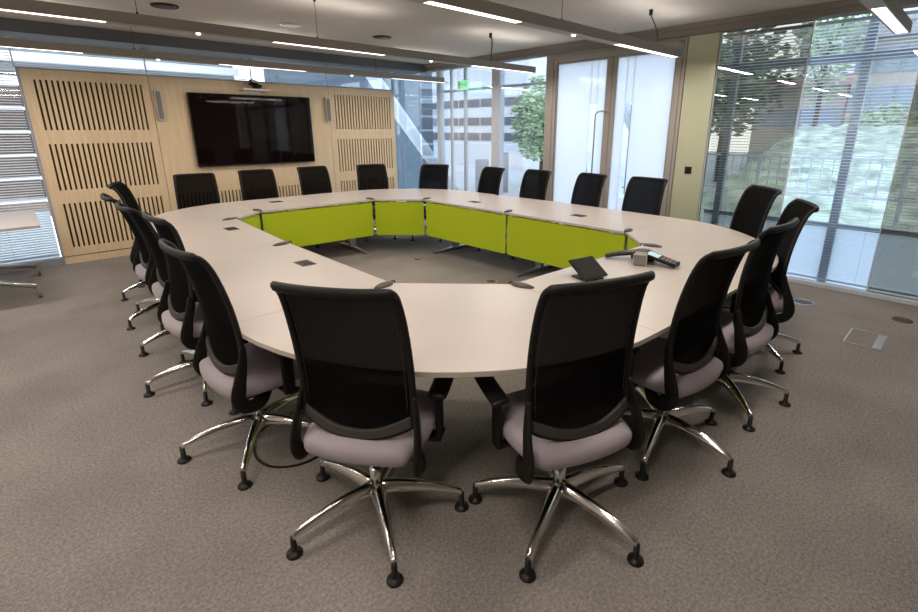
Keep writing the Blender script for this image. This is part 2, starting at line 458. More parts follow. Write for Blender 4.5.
# exterior facade frames
b = NB()
for y, w in ((2.13, .07), (.955, .075), (-.62, .075), (-2.2, .075)): box(b, XW + .16, XW + .23, y - w / 2, y + w / 2, -.1, 2.75)
box(b, XW + .17, XW + .22, YB, 2.27, 2.24, 2.32); box(b, XW + .17, XW + .22, YB, 2.27, .61, .66)
struct('trim_14', b, M['alud'], bevel=.004)
struct('trim_15', box(NB(), XW + .19, XW + .22, YB, 2.27, -.1, .60), M['frosted'])

# ------------------------------------------------------------------ pendant light beams
def pendant(y, lit, spots, label, wires, x0=XL + .2, x1=5.42, zb=2.35):
    t = empty('linear_pendant_light', label, 'ceiling light', (0, y, zb), group='long suspended light beams')
    w = .10; h = .075
    b = NB()
    box(b, x0, x1, 0, w, .012, h)
    # underside with recess for the diffuser
    prev = x0
    for a, c in lit:
        if a > prev: box(b, prev, a, 0, w, 0, .012)
        box(b, a, c, 0, .012, 0, .012); box(b, a, c, w - .012, w, 0, .012)
        prev = c
    if prev < x1: box(b, prev, x1, 0, w, 0, .012)
    obj('housing', b, M['beam'], t)
    for a, c in lit:
        b = NB(); box(b, a, c, .012, w - .012, .003, .0115); obj('diffuser', b, M['led'], t)
    for s in spots:
        b = NB(); lathe(b, [(.0, -.012), (.014, -.010), (.018, 0), (.018, .005)], 12, (s, w / 2, 0)); obj('spot', b, M['spot'], t)
    for s in wires:
        b = NB(); tube(b, [(s, w / 2, h), (s, w / 2, ZC - zb)], .0022, 6, up=Vector((1, 0, 0)))
        lathe(b, [(.008, 0), (.008, .02)], 10, (s, w / 2, h)); lathe(b, [(.012, -.015), (.012, 0)], 10, (s, w / 2, ZC - zb)); obj('wire', b, M['frame'], t)
    for a, c in lit:
        ld = bpy.data.lights.new('beam_lamp', 'AREA'); ld.shape = 'RECTANGLE'; ld.size = c - a; ld.size_y = .07
        ld.energy = LE * (c - a); ld.color = (1, .88, .78)
        lo = bpy.data.objects.new('beam_lamp', ld); COL.objects.link(lo); lo.location = ((a + c) / 2, y + w / 2, zb - .004)
        lu = bpy.data.lights.new('beam_uplight', 'AREA'); lu.shape = 'RECTANGLE'; lu.size = c - a; lu.size_y = .08
        lu.energy = UE * (c - a); lu.color = (1, .93, .86)
        lo = bpy.data.objects.new('beam_uplight', lu); COL.objects.link(lo); lo.location = ((a + c) / 2, y + w / 2, zb + h + .006); lo.rotation_euler = (PI, 0, 0)
    return t
UE = 2.6
LE = 15.5
LIT = [(-2.9, -1.7), (-.5, .70), (1.88, 3.03), (4.27, 5.40)]
pendant(4.42, LIT, [1.29, 3.64], 'long light beam hung over the middle of the table, second row from the screen', [.9, 2.3, 4.6])
pendant(2.44, [(-2.9, -1.7), (-.5, .70), (2.0, 2.85), (4.18, 5.40)], [1.3, 3.52], 'long light beam over the near half of the table, ending before the double doors', [1.0, 3.35])
pendant(6.32, [(-2.9, -1.75), (-.5, .76), (2.01, 3.08), (4.41, 5.50)], [1.4, 3.75], 'long light beam nearest the screen wall', [1.2, 4.15])
pendant(.60, [(-2.9, -1.7), (-.3, .95), (1.9, 3.0), (4.18, 5.40)], [1.3, 3.6], 'light beam at the top right, ending in front of the slat blinds', [1.0, 3.35])
# coiled supply cable on beam near doors
bm = NB(); tube(bm, cat_rom([(4.90, 2.56, 2.75), (4.91, 2.56, 2.70), (4.99, 2.55, 2.62), (5.04, 2.54, 2.54), (5.00, 2.52, 2.47), (4.90, 2.50, 2.43)], 6), .006, 6)
lathe(bm, [(.018, -.05), (.018, 0)], 10, (4.90, 2.56, 2.75))
tag(obj('supply_cable', bm, M['frame'], None, smooth=True), 'grey flex curling from the ceiling to the beam by the doors', 'cable')
bm = NB(); tube(bm, cat_rom([(4.62, 4.50, 2.75), (4.64, 4.49, 2.66), (4.62, 4.48, 2.55), (4.60, 4.47, 2.428)], 6), .006, 6)
lathe(bm, [(.018, -.05), (.018, 0)], 10, (4.62, 4.50, 2.75))
tag(obj('supply_cable', bm, M['frame'], None, smooth=True), 'short grey flex dropping to the beam end before the far windows', 'cable')
# ceiling fittings
def ceil_disc(x, y, lamp, label):
    t = empty('ceiling_speaker' if not lamp else 'downlight', label, 'ceiling speaker' if not lamp else 'downlight', (x, y, ZC))
    b = NB(); lathe(b, [(.105, -.006), (.115, -.010), (.12, 0)], 28); obj('bezel', b, M['frame'] if not lamp else M['silver'], t, smooth=True)
    b = NB(); lathe(b, [(.0, -.014), (.07, -.014), (.095, -.0065)], 28); obj('grille' if not lamp else 'lamp', b, M['brown'] if not lamp else M['spot'] if 0 else M['silver'], t, smooth=True)
ceil_disc(1.37, 5.64, False, 'dark round ceiling disc above the left end of the table')
ceil_disc(2.60, 5.66, True, 'silver round ceiling disc above the screen side of the table, middle of three')
ceil_disc(3.77, 5.60, False, 'dark round ceiling disc nearest the far windows')
# curved hook lights at clerestory: small glass clamps
for i, (x, lb) in enumerate([(1.54, 'small clamp on the high glass above the left panel seam'), (2.865, 'small clamp on the high glass above the screen'), (4.06, 'small clamp on the high glass above the right panel seam'), (5.36, 'small clamp on the high glass above the end of the timber panels')]):
    b = NB(); box(b, x - .03, x + .03, YT - .02, YT + .04, 2.585, 2.62)
    tag(obj('glass_clamp', b, M['steel'], None, bevel=.004), lb, 'clamp', 'clamps on the high glass')

# ------------------------------------------------------------------ TV, speakers, camera
t = empty('flat_television', 'large black flat screen on the middle maple panel', 'television', (2.82, PY0, 1.113))
b = NB(); box(b, -.872, .872, -.075, -.03, 0, .997); obj('casing', b, M['black'], t, bevel=.006)
b = NB(); box(b, -.862, .862, -.0775, -.0755, .014, .985); obj('display', b, M['screen'], t)
b = NB(); box(b, -.4, .4, -.03, 0, .3, .7); obj('bracket', b, M['frame'], t)
for x, lb in ((1.605, 'slim grey wall speaker left of the screen'), (4.015, 'slim grey wall speaker right of the screen')):
    t = empty('wall_speaker', lb, 'speaker', (x, PY0, 1.73), group='slim speakers either side of the screen')
    b = NB(); poly = []
    for k in range(24):
        a = 2 * PI * k / 24; poly.append((.042 * math.cos(a), (.165 if math.sin(a) > 0 else -.165) + .035 * math.sin(a)))
    T = Matrix.Translation((0, 0, .2)) @ Matrix.Rotation(PI / 2, 4, 'X')
    prism(b, poly, 0, .06, M=T); obj('casing', b, M['silver'], t, bevel=.004)
    b = NB(); prism(b, [(p[0] * .7, p[1] * .9) for p in poly], .06, .066, M=T); obj('grille', b, M['grill'], t)
b = NB(); box(b, -.19, .19, -.20, 0, 0, .025); box(b, -.14, .12, -.02, 0, -.03, 0)
o = tag(obj('camera_shelf', b, M['white'], None, bevel=.004), 'small white shelf above the screen', 'shelf'); o.location = (2.84, PY0, 2.165)
t = empty('video_camera', 'small black and silver conference camera on the shelf above the screen', 'camera', (2.86, PY0 - .1, 2.19))
b = NB(); lathe(b, [(.055, 0), (.055, .018), (.04, .03)], 20); obj('base', b, M['black'], t, smooth=False)
b = NB(); T = Matrix.Translation((0, 0, .075)) @ Matrix.Rotation(R(18), 4, 'Y'); box(b, -.085, .085, -.05, .05, -.04, .04, M=T); obj('body', b, M['black'], t, bevel=.015)
b = NB(); box(b, -.08, .08, -.056, .03, .0, .036, M=T); obj('top_shell', b, M['silver'], t, bevel=.01)
b = NB(); tube(b, [T @ Vector((0, -.05, -.01)), T @ Vector((0, -.07, -.01))], .02, 14); obj('lens', b, M['screen'], t)
# cable cover under the screen
b = NB(); box(b, -.012, .012, -.012, 0, 0, .20)
o = tag(obj('cable_cover', b, M['silver'], None, bevel=.002), 'thin pale cable cover running down from the screen', 'cable cover'); o.location = (2.84, PY0, .89)

# ------------------------------------------------------------------ conference table
V = [(1.540, 2.317), (2.043, 1.796), (3.536, 1.733), (3.895, 2.083), (3.905, 3.548), (3.890, 4.990), (3.410, 5.460), (1.985, 5.560), (1.620, 5.270), (1.545, 3.790)]
O = {0: (.615, 2.33), 1: (2.000, .865), 2: (3.500, .815), 3: (4.900, 2.03), 4: (4.955, 3.55), 5: (4.900, 5.03), 6: (3.52, 6.49), 7: (2.02, 6.56), 8: (.800, 5.25), 9: (.700, 3.80)}
TZ = .73
def bez(p0, p1, p2, p3, n=16):
    return [tuple(((1 - t) ** 3 * a + 3 * (1 - t) ** 2 * t * b_ + 3 * (1 - t) * t * t * c + t ** 3 * d) for a, b_, c, d in zip(p0, p1, p2, p3)) for t in [i / n for i in range(n + 1)]]
def outer(i, j):
    if (i, j) in ((9, 0), (8, 9), (3, 4), (4, 5), (1, 2), (6, 7)):
        return [O[i], O[j]]
    p0, p3 = O[i], O[j]
    # tangent at i : direction along incoming straight edge; at j : along outgoing
    tan = {(0, 1): ((0, -1), (-1, .02)), (2, 3): ((1, -.02), (0, -1)), (5, 6): ((0, 1), (1, -.03)), (7, 8): ((-1, 0), (0, 1))}[(i, j)]
    L = math.dist(p0, p3) * (.33 if (i, j) == (2, 3) else .40)
    return bez(p0, (p0[0] + tan[0][0] * L, p0[1] + tan[0][1] * L), (p3[0] + tan[1][0] * L, p3[1] + tan[1][1] * L), p3)
def shrink(poly, g):
    cx = sum(p[0] for p in poly) / len(poly); cy = sum(p[1] for p in poly) / len(poly)
    out = []
    for p in poly:
        d = math.hypot(p[0] - cx, p[1] - cy); k = 1 - g / d
        out.append((cx + (p[0] - cx) * k, cy + (p[1] - cy) * k))
    return out
SEG = [(9, 0, 'straight left table section nearer the camera', [.12, .85]), (0, 1, 'near left corner wedge of the table behind the left foreground chair', []),
       (1, 2, 'near straight table section carrying the conference phone', [.1, .9]), (2, 3, 'near right corner wedge of the table', []),
       (3, 4, 'straight right table section nearer the camera, with lime panel facing left', [.12, .90]), (4, 5, 'straight right table section farther from the camera, before the far windows', [.92]),
       (5, 6, 'far right corner wedge of the table with short lime panel', []), (6, 7, 'far straight table section along the screen wall', [.09, .9]),
       (7, 8, 'far left corner wedge of the table', []), (8, 9, 'straight left table section farther from the camera', [.1, .88])]
for i, j, lb, legs in SEG:
    vi, vj = Vector(V[i]), Vector(V[j])
    mid = (vi + vj) / 2
    t = empty('table_section', 'pale laminate ' + lb, 'table', (mid.x, mid.y, 0), group='pale laminate table sections joined in a ring')
    oc = outer(i, j)
    poly = [V[i]] + oc + [V[j]]
    poly = shrink(poly, .0012)
    loc = [(p[0] - mid.x, p[1] - mid.y) for p in poly]
    b = NB(); prism(b, loc, TZ - .024, TZ)
    obj('tabletop', b, [M['table']], t, bevel=.002)
    # darker underframe just below, set back from edges
    cen = Vector((sum(p[0] for p in loc) / len(loc), sum(p[1] for p in loc) / len(loc)))
    d = (vj - vi).normalized(); L = (vj - vi).length
    n = Vector((d.y, -d.x))         # outward candidate
    oc_mid = Vector(((O[i][0] + O[j][0]) / 2, (O[i][1] + O[j][1]) / 2))
    if n.dot(oc_mid - mid) < 0: n = -n
    ang = math.atan2(d.y, d.x)
    F = Matrix(((d.x, n.x, 0, 0), (d.y, n.y, 0, 0), (0, 0, 1, 0), (0, 0, 0, 1)))
    b = NB()
    if L > 1:
        box(b, -L / 2 + .06, L / 2 - .06, .30, .34, TZ - .065, TZ - .025, M=F); box(b, -L / 2 + .06, L / 2 - .06, .60, .64, TZ - .065, TZ - .025, M=F)
        obj('under_rail', b, M['steel'], t)
    else:
        box(b, -L / 2 + .02, L / 2 - .02, .28, .34, TZ - .06, TZ - .025, M=F); obj('under_rail', b, M['steel'], t)
    # modesty panel
    b = NB(); hw = L / 2 - .012
    pz0, pz1, c = .245, .695, .02
    P = [(-hw + c, pz0), (hw - c, pz0), (hw, pz0 + c), (hw, pz1), (-hw, pz1), (-hw, pz0 + c)]
    G = F @ Matrix(((1, 0, 0, 0), (0, 0, -1, .033), (0, 1, 0, 0), (0, 0, 0, 1)))
    prism(b, P, 0, .018, M=G); obj('modesty_panel', b, M['green'], t, bevel=.003, label='lime green fabric modesty panel')
    b = NB()
    for u in (-hw + .10, hw - .10): box(b, u - .03, u + .03, .012, .03, TZ - .045, TZ - .026, M=F)
    for u in (-hw - .004, hw - .004):
        for z in (.30, .45, .60): box(b, u, u + .008, .010, .034, z, z + .03, M=F)
    obj('panel_clip', b, M['steel'], t)
    for u in legs:
        x = -L / 2 + L * u
        b = NB()
        box(b, x - .045, x + .045, .42, .475, .03, TZ - .06, M=F); obj('leg', b, M['steel'], t, bevel=.006)
        b = NB()
        A = [(.05, .012), (.05, .022), (.40, .045), (.52, .045), (.82, .022), (.82, .012)]
        G2 = F @ Matrix(((0, 0, 1, x - .03), (1, 0, 0, 0), (0, 1, 0, 0), (0, 0, 0, 1)))
        prism(b, A, 0, .06, M=G2); obj('foot', b, M['steel'], t, bevel=.004)
        for yy in (.09, .78):
            b = NB(); p = F @ Vector((x, yy, 0)); lathe(b, [(.02, 0), (.02, .006), (.008, .014)], 12, (p.x, p.y, 0)); obj('glide', b, M['black'], t)

# power modules in the top
def module(x, y, rz, lb):
    t = empty('power_module', lb, 'power module', (x, y, TZ), rz, group='flush power modules in the table')
    b = NB(); box(b, -.075, .075, -.05, .05, .0003, .004); obj('bezel', b, M['brown'], t, bevel=.001)
    b = NB(); box(b, -.06, .06, -.038, .000, .004, .0055); box(b, -.06, .06, .004, .038, .004, .0055); obj('flap', b, M['frame'], t)
module(1.40, 4.72, PI / 2, 'dark square module in the left table section farther from the camera')
module(1.36, 3.10, PI / 2, 'dark square module in the left table section nearer the camera')
module(4.30, 2.86, PI / 2, 'dark flat module in the right table section nearer the camera')
module(4.20, 4.35, PI / 2, 'dark flat module in the right table section before the far windows')
module(2.40, 6.15, 0, 'thin dark module in the far table section below the screen')
module(4.12, 1.75, R(45), 'flat dark module on the near right corner wedge') if 0 else None

# leaf-shaped clips at each joint of the inner edge
def clip_mesh():
    b = NB()
    n = 10; rings = []
    for k in range(n + 1):
        u = k / n; x = .002 + .14 * u
        w = .032 * math.sin(PI * min(1, (u * .85 + .1))) ** .7 + .003
        h = .008 + .012 * math.sin(PI * (u * .8 + .15))
        rings.append([b.verts.new((x, w * math.cos(a), max(.0008, h * math.sin(a)))) for a in [PI * q / 8 for q in range(9)]])
    for A, B in zip(rings[:-1], rings[1:]):
        for q in range(8): b.faces.new((A[q], A[q + 1], B[q + 1], B[q]))
        b.faces.new((A[0], B[0], B[8], A[8]))
    b.faces.new(rings[0]); b.faces.new(list(reversed(rings[-1])))
    return b
first = None
CL = ['at the joint between the left and near left table sections', 'at the joint just left of the tilted touch panel', 'at the near right corner behind the conference phone', 'at the joint where the right lime panels begin',
      'at the joint in the middle of the right side', 'at the far right joint', 'at the joint left of the short far lime panel', 'at the far left joint below the screen', 'at the far left corner joint', 'at the joint in the middle of the left side']
for k in range(10):
    v = Vector(V[k]); o_ = Vector(O[k]); d = (o_ - v).normalized()
    if not first:
        first = empty('desk_clip', '', 'clip', (0, 0, 0), group='dark leaf-shaped clips on the inner table edge')
        obj('body', clip_mesh(), M['brown'], first, smooth=True)
        b = NB(); tube(b, cat_rom([(.03, 0, .012), (.0, 0, .012), (-.02, .004, .008), (-.022, .004, -.03)], 5), .0035, 6); obj('tail', b, M['frame'], first, smooth=True)
        c = first
    else: c = copy_tree(first)
    c.location = (v.x, v.y, TZ); c.rotation_euler = (0, 0, math.atan2(d.y, d.x) + .25)
    c['label'] = 'dark leaf-shaped clip ' + CL[k]

# touch panel
t = empty('touch_panel', 'black tilted touch panel on the near table section, left of the phone', 'touch panel', (2.475, 1.555, TZ), R(-12))
T = Matrix.Translation((0, 0, .062)) @ Matrix.Rotation(R(32), 4, 'X')
b = NB(); box(b, -.10, .10, -.085, .085, -.008, .008, M=T); obj('casing', b, M['black'], t, bevel=.004)
b = NB(); box(b, -.087, .087, -.07, .07, .008, .0095, M=T); obj('screen', b, M['frame'], t)
b = NB(); tube(b, [(-.0, .05, .08), (0, .06, .03), (0, .04, .006)], .012, 8); box(b, -.07, .07, -.07, .07, 0.0005, .008); obj('stand', b, M['frame'], t)
# conference phone: three arms, speaker block, keypad with lcd
t = empty('conference_phone', 'black three-armed conference phone with lit display behind the right foreground chair', 'telephone', (3.12, 1.52, TZ))
def arm(b, ang, L, w0=.06, w1=.034):
    pts = []
    for k in range(9):
        u = k / 8; pts.append((math.cos(ang) * L * u, math.sin(ang) * L * u, .052 - .036 * u * u))
    tube(b, pts, [(w0 + (w1 - w0) * k / 8, .020 - .008 * k / 8) for k in range(9)], 12)
b = NB(); arm(b, R(125), .26); arm(b, R(200), .15); arm(b, R(262), .26)
lathe(b, [(.06, .004), (.085, .012), (.08, .055), (.05, .070), (0, .072)], 20); obj('body', b, M['black'], t, smooth=True)
b = NB(); T = Matrix.Rotation(R(200), 4, 'Z'); box(b, .10, .19, -.042, .042, .003, .082, M=T); obj('speaker_block', b, M['grill'], t, bevel=.01)
b = NB(); box(b, .188, .193, -.044, .044, .076, .084, M=T); box(b, .188, .193, -.044, -.040, .003, .084, M=T); box(b, .188, .193, .040, .044, .003, .084, M=T); obj('block_trim', b, M['silver'], t)
T = Matrix.Translation((-.050, -.145, .048)) @ Matrix.Rotation(R(-82), 4, 'Z') @ Matrix.Rotation(R(13), 4, 'Y')
b = NB(); box(b, -.10, .12, -.055, .055, -.012, .008, M=T); obj('keypad', b, M['frame'], t, bevel=.004)
b = NB(); box(b, -.085, -.005, -.042, .042, .008, .010, M=T); obj('display', b, M['lcd'], t)
for r_ in range(4):
    for q in range(3):
        b = NB(); box(b, .014 + r_ * .025, .030 + r_ * .025, -.038 + q * .028, -.018 + q * .028, .008, .011, M=T); obj('button', b, M['grill'], t)

# ------------------------------------------------------------------ chairs
BP = [(.482, -.150), (.56, -.142), (.66, -.142), (.76, -.150), (.86, -.165), (.95, -.186), (1.02, -.207), (1.07, -.228), (1.10, -.252), (1.112, -.278)]   # (z, y) centre profile
def back_y(z):
    for (z0, y0), (z1, y1) in zip(BP[:-1], BP[1:]):
        if z <= z1: return y0 + (y1 - y0) * (z - z0) / (z1 - z0)
    return BP[-1][1]
bp = cat_rom([(0, y, z) for z, y in BP], 3)
def bpos(s):      # s 0..1 along profile
    f = s * (len(bp) - 1); i = min(int(f), len(bp) - 2); return bp[i].lerp(bp[i + 1], f - i)
def bhw(s): return .226 + .006 * math.sin(PI * s) - .018 * s
def back_pt(u, s, inset=0):
    """u -1..1 across, s 0..1 up; bottom edge bowed (crescent), sides curl forward slightly"""
    p = bpos(s); hw = bhw(s) - inset
    curl = .030 * (abs(u) ** 2.2) * (1 - .1 * s)
    drop = 0.062 * (abs(u) ** 2.0) * max(0, 1 - s * 5)        # bottom corners rise: U-shaped lower edge
    return Vector((u * hw, p.y + curl, p.z + drop))
def outline(inset=0, n=28):
    pts = []
    # superellipse-like rounded rect param in (u,s) with corners
    cu, cs = .17, .055
    s0, s1 = 0 + inset * 1.4, 1 - inset * 1.0
    path = []
    for k in range(13): path.append((-1 + cu + (2 - 2 * cu) * k / 12, s0))
    for k in range(1, 7):
        a = -PI / 2 + PI / 2 * k / 7; path.append((1 - cu + cu * math.cos(a), s0 + cs + cs * math.sin(a)))
    for k in range(15): path.append((1, s0 + cs + (s1 - s0 - 2 * cs) * k / 14))
    for k in range(1, 7):
        a = PI / 2 * k / 7; path.append((1 - cu + cu * math.cos(a), s1 - cs + cs * math.sin(a)))
    for k in range(13): path.append((1 - cu - (2 - 2 * cu) * k / 12, s1))
    for k in range(1, 7):
        a = PI / 2 + PI / 2 * k / 7; path.append((-1 + cu + cu * math.cos(a), s1 - cs + cs * math.sin(a)))
    for k in range(15): path.append((-1, s1 - cs - (s1 - s0 - 2 * cs) * k / 14))
    for k in range(1, 7):
        a = PI + PI / 2 * k / 7; path.append((-1 + cu + cu * math.cos(a), s0 + cs + cs * math.sin(a)))
    return [back_pt(u, s, inset * .5) for u, s in path]

def make_chair():
    t = empty('conference_chair', '', 'chair', (0, 0, 0), 0, 'black mesh chairs around the table')
    # mesh panel
    b = NB(); nu, ns = 14, 26
    g = []
    for j in range(ns + 1):
        s = .012 + .976 * j / ns
        row = []
        for i in range(nu + 1):
            u = -1 + 2 * i / nu
            lim = 1.0
            e = min(s, 1 - s)
            if e < .065: lim = .83 + .17 * math.sqrt(max(0, 1 - ((.065 - e) / .065) ** 2))
            row.append(b.verts.new(back_pt(u * lim * .985, s)))
        g.append(row)
    for j in range(ns):
        for i in range(nu): b.faces.new((g[j][i], g[j][i + 1], g[j + 1][i + 1], g[j + 1][i]))
    back = obj('backrest', b, M['mesh'], t, smooth=True)
    ol = outline()
    b = NB(); n = len(ol)
    # ring sweep with radial frame lying in the back surface
    cpt = sum(ol, Vector()) / n
    rings = []
    for i, p in enumerate(ol):
        tg = (ol[(i + 1) % n] - ol[i - 1]).normalized()
        nr = Vector((0, 1, -.15)).normalized()
        side = tg.cross(nr).normalized(); nn = side.cross(tg).normalized()
        top = max(0, (p.z - 1.06) / .06)
        wz = .014 + .005 * min(1, top); dz = .012
        rings.append([b.verts.new(p + side * (math.cos(2 * PI * k / 8) * wz) + nn * (math.sin(2 * PI * k / 8) * dz)) for k in range(8)])
    for i in range(n):
        A, B = rings[i], rings[(i + 1) % n]
        for k in range(8): b.faces.new((A[k], A[(k + 1) % 8], B[(k + 1) % 8], B[k]))
    obj('back_frame', b, M['frame'], back, smooth=True)
    # thin inner seam line / piping
    for sgn in (-1, 1):
        b = NB(); tube(b, [back_pt(sgn * .90, s) + Vector((0, -.002, 0)) for s in [.13 + .81 * k / 16 for k in range(17)]], .0016, 5)
        obj('piping', b, M['lumbar'], back, smooth=True)
    # lower crescent rail
    b = NB(); sec = []
    N = 20
    for k in range(N + 1):
        u = -1 + 2 * k / N
        lo = back_pt(u * .99, .0); hi_s = .055 + .05 * abs(u) ** 2
        hi = back_pt(u * .96, hi_s)
        hi.z = max(hi.z, lo.z + .035); 
        off = Vector((0, -.014, 0)); off2 = Vector((0, .006, 0))
        sec.append([b.verts.new(q) for q in (lo + off2, lo + off, hi + off, hi + off2)])
    for A, B in zip(sec[:-1], sec[1:]):
        for k in range(4): b.faces.new((A[k], A[(k + 1) % 4], B[(k + 1) % 4], B[k]))
    b.faces.new(sec[0]); b.faces.new(list(reversed(sec[-1])))
    obj('lumbar_rail', b, M['lumbar'], back, smooth=False, bevel=.004)
    # side brackets : flat plates looping down under the seat
    for sg in (-1, 1):
        path = cat_rom([(.228, -.112, .66), (.236, -.120, .61), (.247, -.140, .54), (.253, -.160, .47), (.252, -.168, .415), (.248, -.140, .368), (.228, -.07, .352), (.17, -.01, .362), (.10, .03, .372)], 4)
        rr = []
        m_ = len(path) - 1
        for i, p in enumerate(path):
            u = i / m_
            wide = .012 + .022 * min(1, u * 2.6) - .010 * max(0, (u - .6) / .4)
            rr.append((.009, wide))
        b = NB()
        rings = []
        for i, p in enumerate(path):
            tg = (path[min(i + 1, m_)] - path[max(i - 1, 0)]).normalized()
            lat = Vector((1, 0, 0)) if i < m_ * .62 else Vector((1, 0, 0)).lerp(Vector((0, 0, 1)), min(1, (i - m_ * .62) / (m_ * .25))).normalized()
            w = tg.cross(lat).normalized(); l2 = w.cross(tg).normalized()
            rings.append([b.verts.new(Vector((q.x * sg, q.y, q.z))) for q in [p + l2 * (rr[i][0] * math.copysign(abs(math.cos(a)) ** .5, math.cos(a))) + w * (rr[i][1] * math.copysign(abs(math.sin(a)) ** .7, math.sin(a))) for a in [2 * PI * k / 12 for k in range(12)]]])
        for A, B in zip(rings[:-1], rings[1:]):
            for k in range(12): b.faces.new((A[k], A[(k + 1) % 12], B[(k + 1) % 12], B[k]))
        b.faces.new(rings[0]); b.faces.new(list(reversed(rings[-1])))
        obj('side_bracket', b, M['frame'], t, smooth=True)
    # seat cushion
    b = NB(); nx, ny = 12, 14; x_, y0, y1 = .247, -.212, .285
    def sp(i, j, z):
        u = -1 + 2 * i / nx; v = -1 + 2 * j / ny
        # squircle mapping
        uu = u * math.sqrt(max(0, 1 - .30 * v * v)); vv = v * math.sqrt(max(0, 1 - .22 * u * u))
        return Vector((uu * x_ * 1.04, (y0 + y1) / 2 + vv * (y1 - y0) / 2 * 1.03, z))
    top, bot = [], []
    for j in range(ny + 1):
        tr, br = [], []
        for i in range(nx + 1):
            u = -1 + 2 * i / nx; v = -1 + 2 * j / ny
            e = max(abs(u), abs(v))
            r_ = .5 * (abs(u) ** 4 + abs(v) ** 4)
            p = sp(i, j, 0); z = .492 - .030 * min(1, e ** 7) - .012 * (1 - r_) * .6 - (.016 * max(0, v - .4) ** 1.2)
            tr.append(b.verts.new((p.x, p.y, z))); q = sp(i, j, 0)
            k = .93 if e > .99 else 1
            br.append(b.verts.new((q.x * .97, (q.y - .045) * .98 + .045, .384 + .010 * min(1, e ** 6))))
        top.append(tr); bot.append(br)
    for j in range(ny):
        for i in range(nx):
            b.faces.new((top[j][i], top[j][i + 1], top[j + 1][i + 1], top[j + 1][i])); b.faces.new((bot[j][i], bot[j + 1][i], bot[j + 1][i + 1], bot[j][i + 1]))
    def side(A, B):
        for k in range(len(A) - 1): b.faces.new((A[k], A[k + 1], B[k + 1], B[k]))
    side(top[0], bot[0]); side(top[-1], bot[-1]); side([r[0] for r in top], [r[0] for r in bot]); side([r[-1] for r in top], [r[-1] for r in bot])
    seat = obj('seat', b, M['seat'], t, smooth=True, sub=1)
    b = NB(); box(b, -.19, .19, -.13, .22, .374, .392); obj('seat_pan', b, M['black'], t, bevel=.01)
    # mechanism
    b = NB(); box(b, -.075, .075, -.09, .14, .300, .368); box(b, -.27, .27, .045, .085, .355, .375); box(b, .10, .25, .10, .112, .355, .368)
    obj('mechanism', b, M['black'], t, bevel=.008)
    b = NB(); prism(b, [(.20, .10), (.275, .06), (.275, .15)], .352, .362); obj('lever', b, M['black'], t)
    # arms
    for sg in (-1, 1):
        b = NB()
        box(b, *( (sg * .272 - .012, sg * .272 + .012)), .035, .095, .362, .575)
        a = obj('armrest', b, M['frame'], t, bevel=.009)
        b = NB(); pts = cat_rom([(sg * .272, .015, .585), (sg * .274, .07, .592), (sg * .268, .18, .600), (sg * .256, .27, .604)], 4)
        tube(b, pts, [(.026, .008)] + [(.042, .013)] * (len(pts) - 2) + [(.030, .008)], 12); obj('arm_pad', b, M['black'], a, smooth=True)
    # column
    b = NB(); lathe(b, [(.026, .12), (.026, .23), (.020, .231), (.020, .335)], 18); obj('gas_column', b, M['chrome'], t, smooth=True)
    return t

def make_base():
    """five-star base, part of a chair but turned freely"""
    b = NB(); lathe(b, [(.030, .080), (.042, .090), (.044, .125), (.034, .150), (.026, .152)], 24)
    for k in range(5):
        a = -PI / 2 - 2 * PI * k / 5
        c, s = math.cos(a), math.sin(a)
        rings = []
        N = 10
        for i in range(N + 1):
            u = i / N; r = .025 + .345 * u
            z = .135 + .018 * math.sin(PI * min(1, u * 1.0) * .5) - .066 * u ** 1.9
            w = .034 - .019 * u; h = .026 - .014 * u
            # trapezoid: narrow ridge on top, wide below
            sec = [(-w, -h), (-w * .9, 0), (-w * .35, h), (w * .35, h), (w * .9, 0), (w, -h)]
            rings.append([b.verts.new((r * c - q * s, r * s + q * c, z + hh)) for q, hh in sec])
        for A, B in zip(rings[:-1], rings[1:]):
            for q in range(6): b.faces.new((A[q], A[(q + 1) % 6], B[(q + 1) % 6], B[q]))
        b.faces.new(rings[0]); b.faces.new(list(reversed(rings[-1])))
    return b
def make_glide(k):
    a = -PI / 2 - 2 * PI * k / 5; r = .368
    b = NB(); lathe(b, [(.0, 0), (.032, .0), (.033, .004), (.030, .011), (.016, .016), (.012, .020), (.0115, .082), (0, .083)], 16, (r * math.cos(a), r * math.sin(a), 0))
    return b
proto = make_chair()
base = obj('star_base', make_base(), M['chrome'], proto, smooth=False, bevel=.004)
for p in base.data.polygons: p.use_smooth = True
for k in range(5): obj('glide', make_glide(k), M['black'], base, smooth=True)

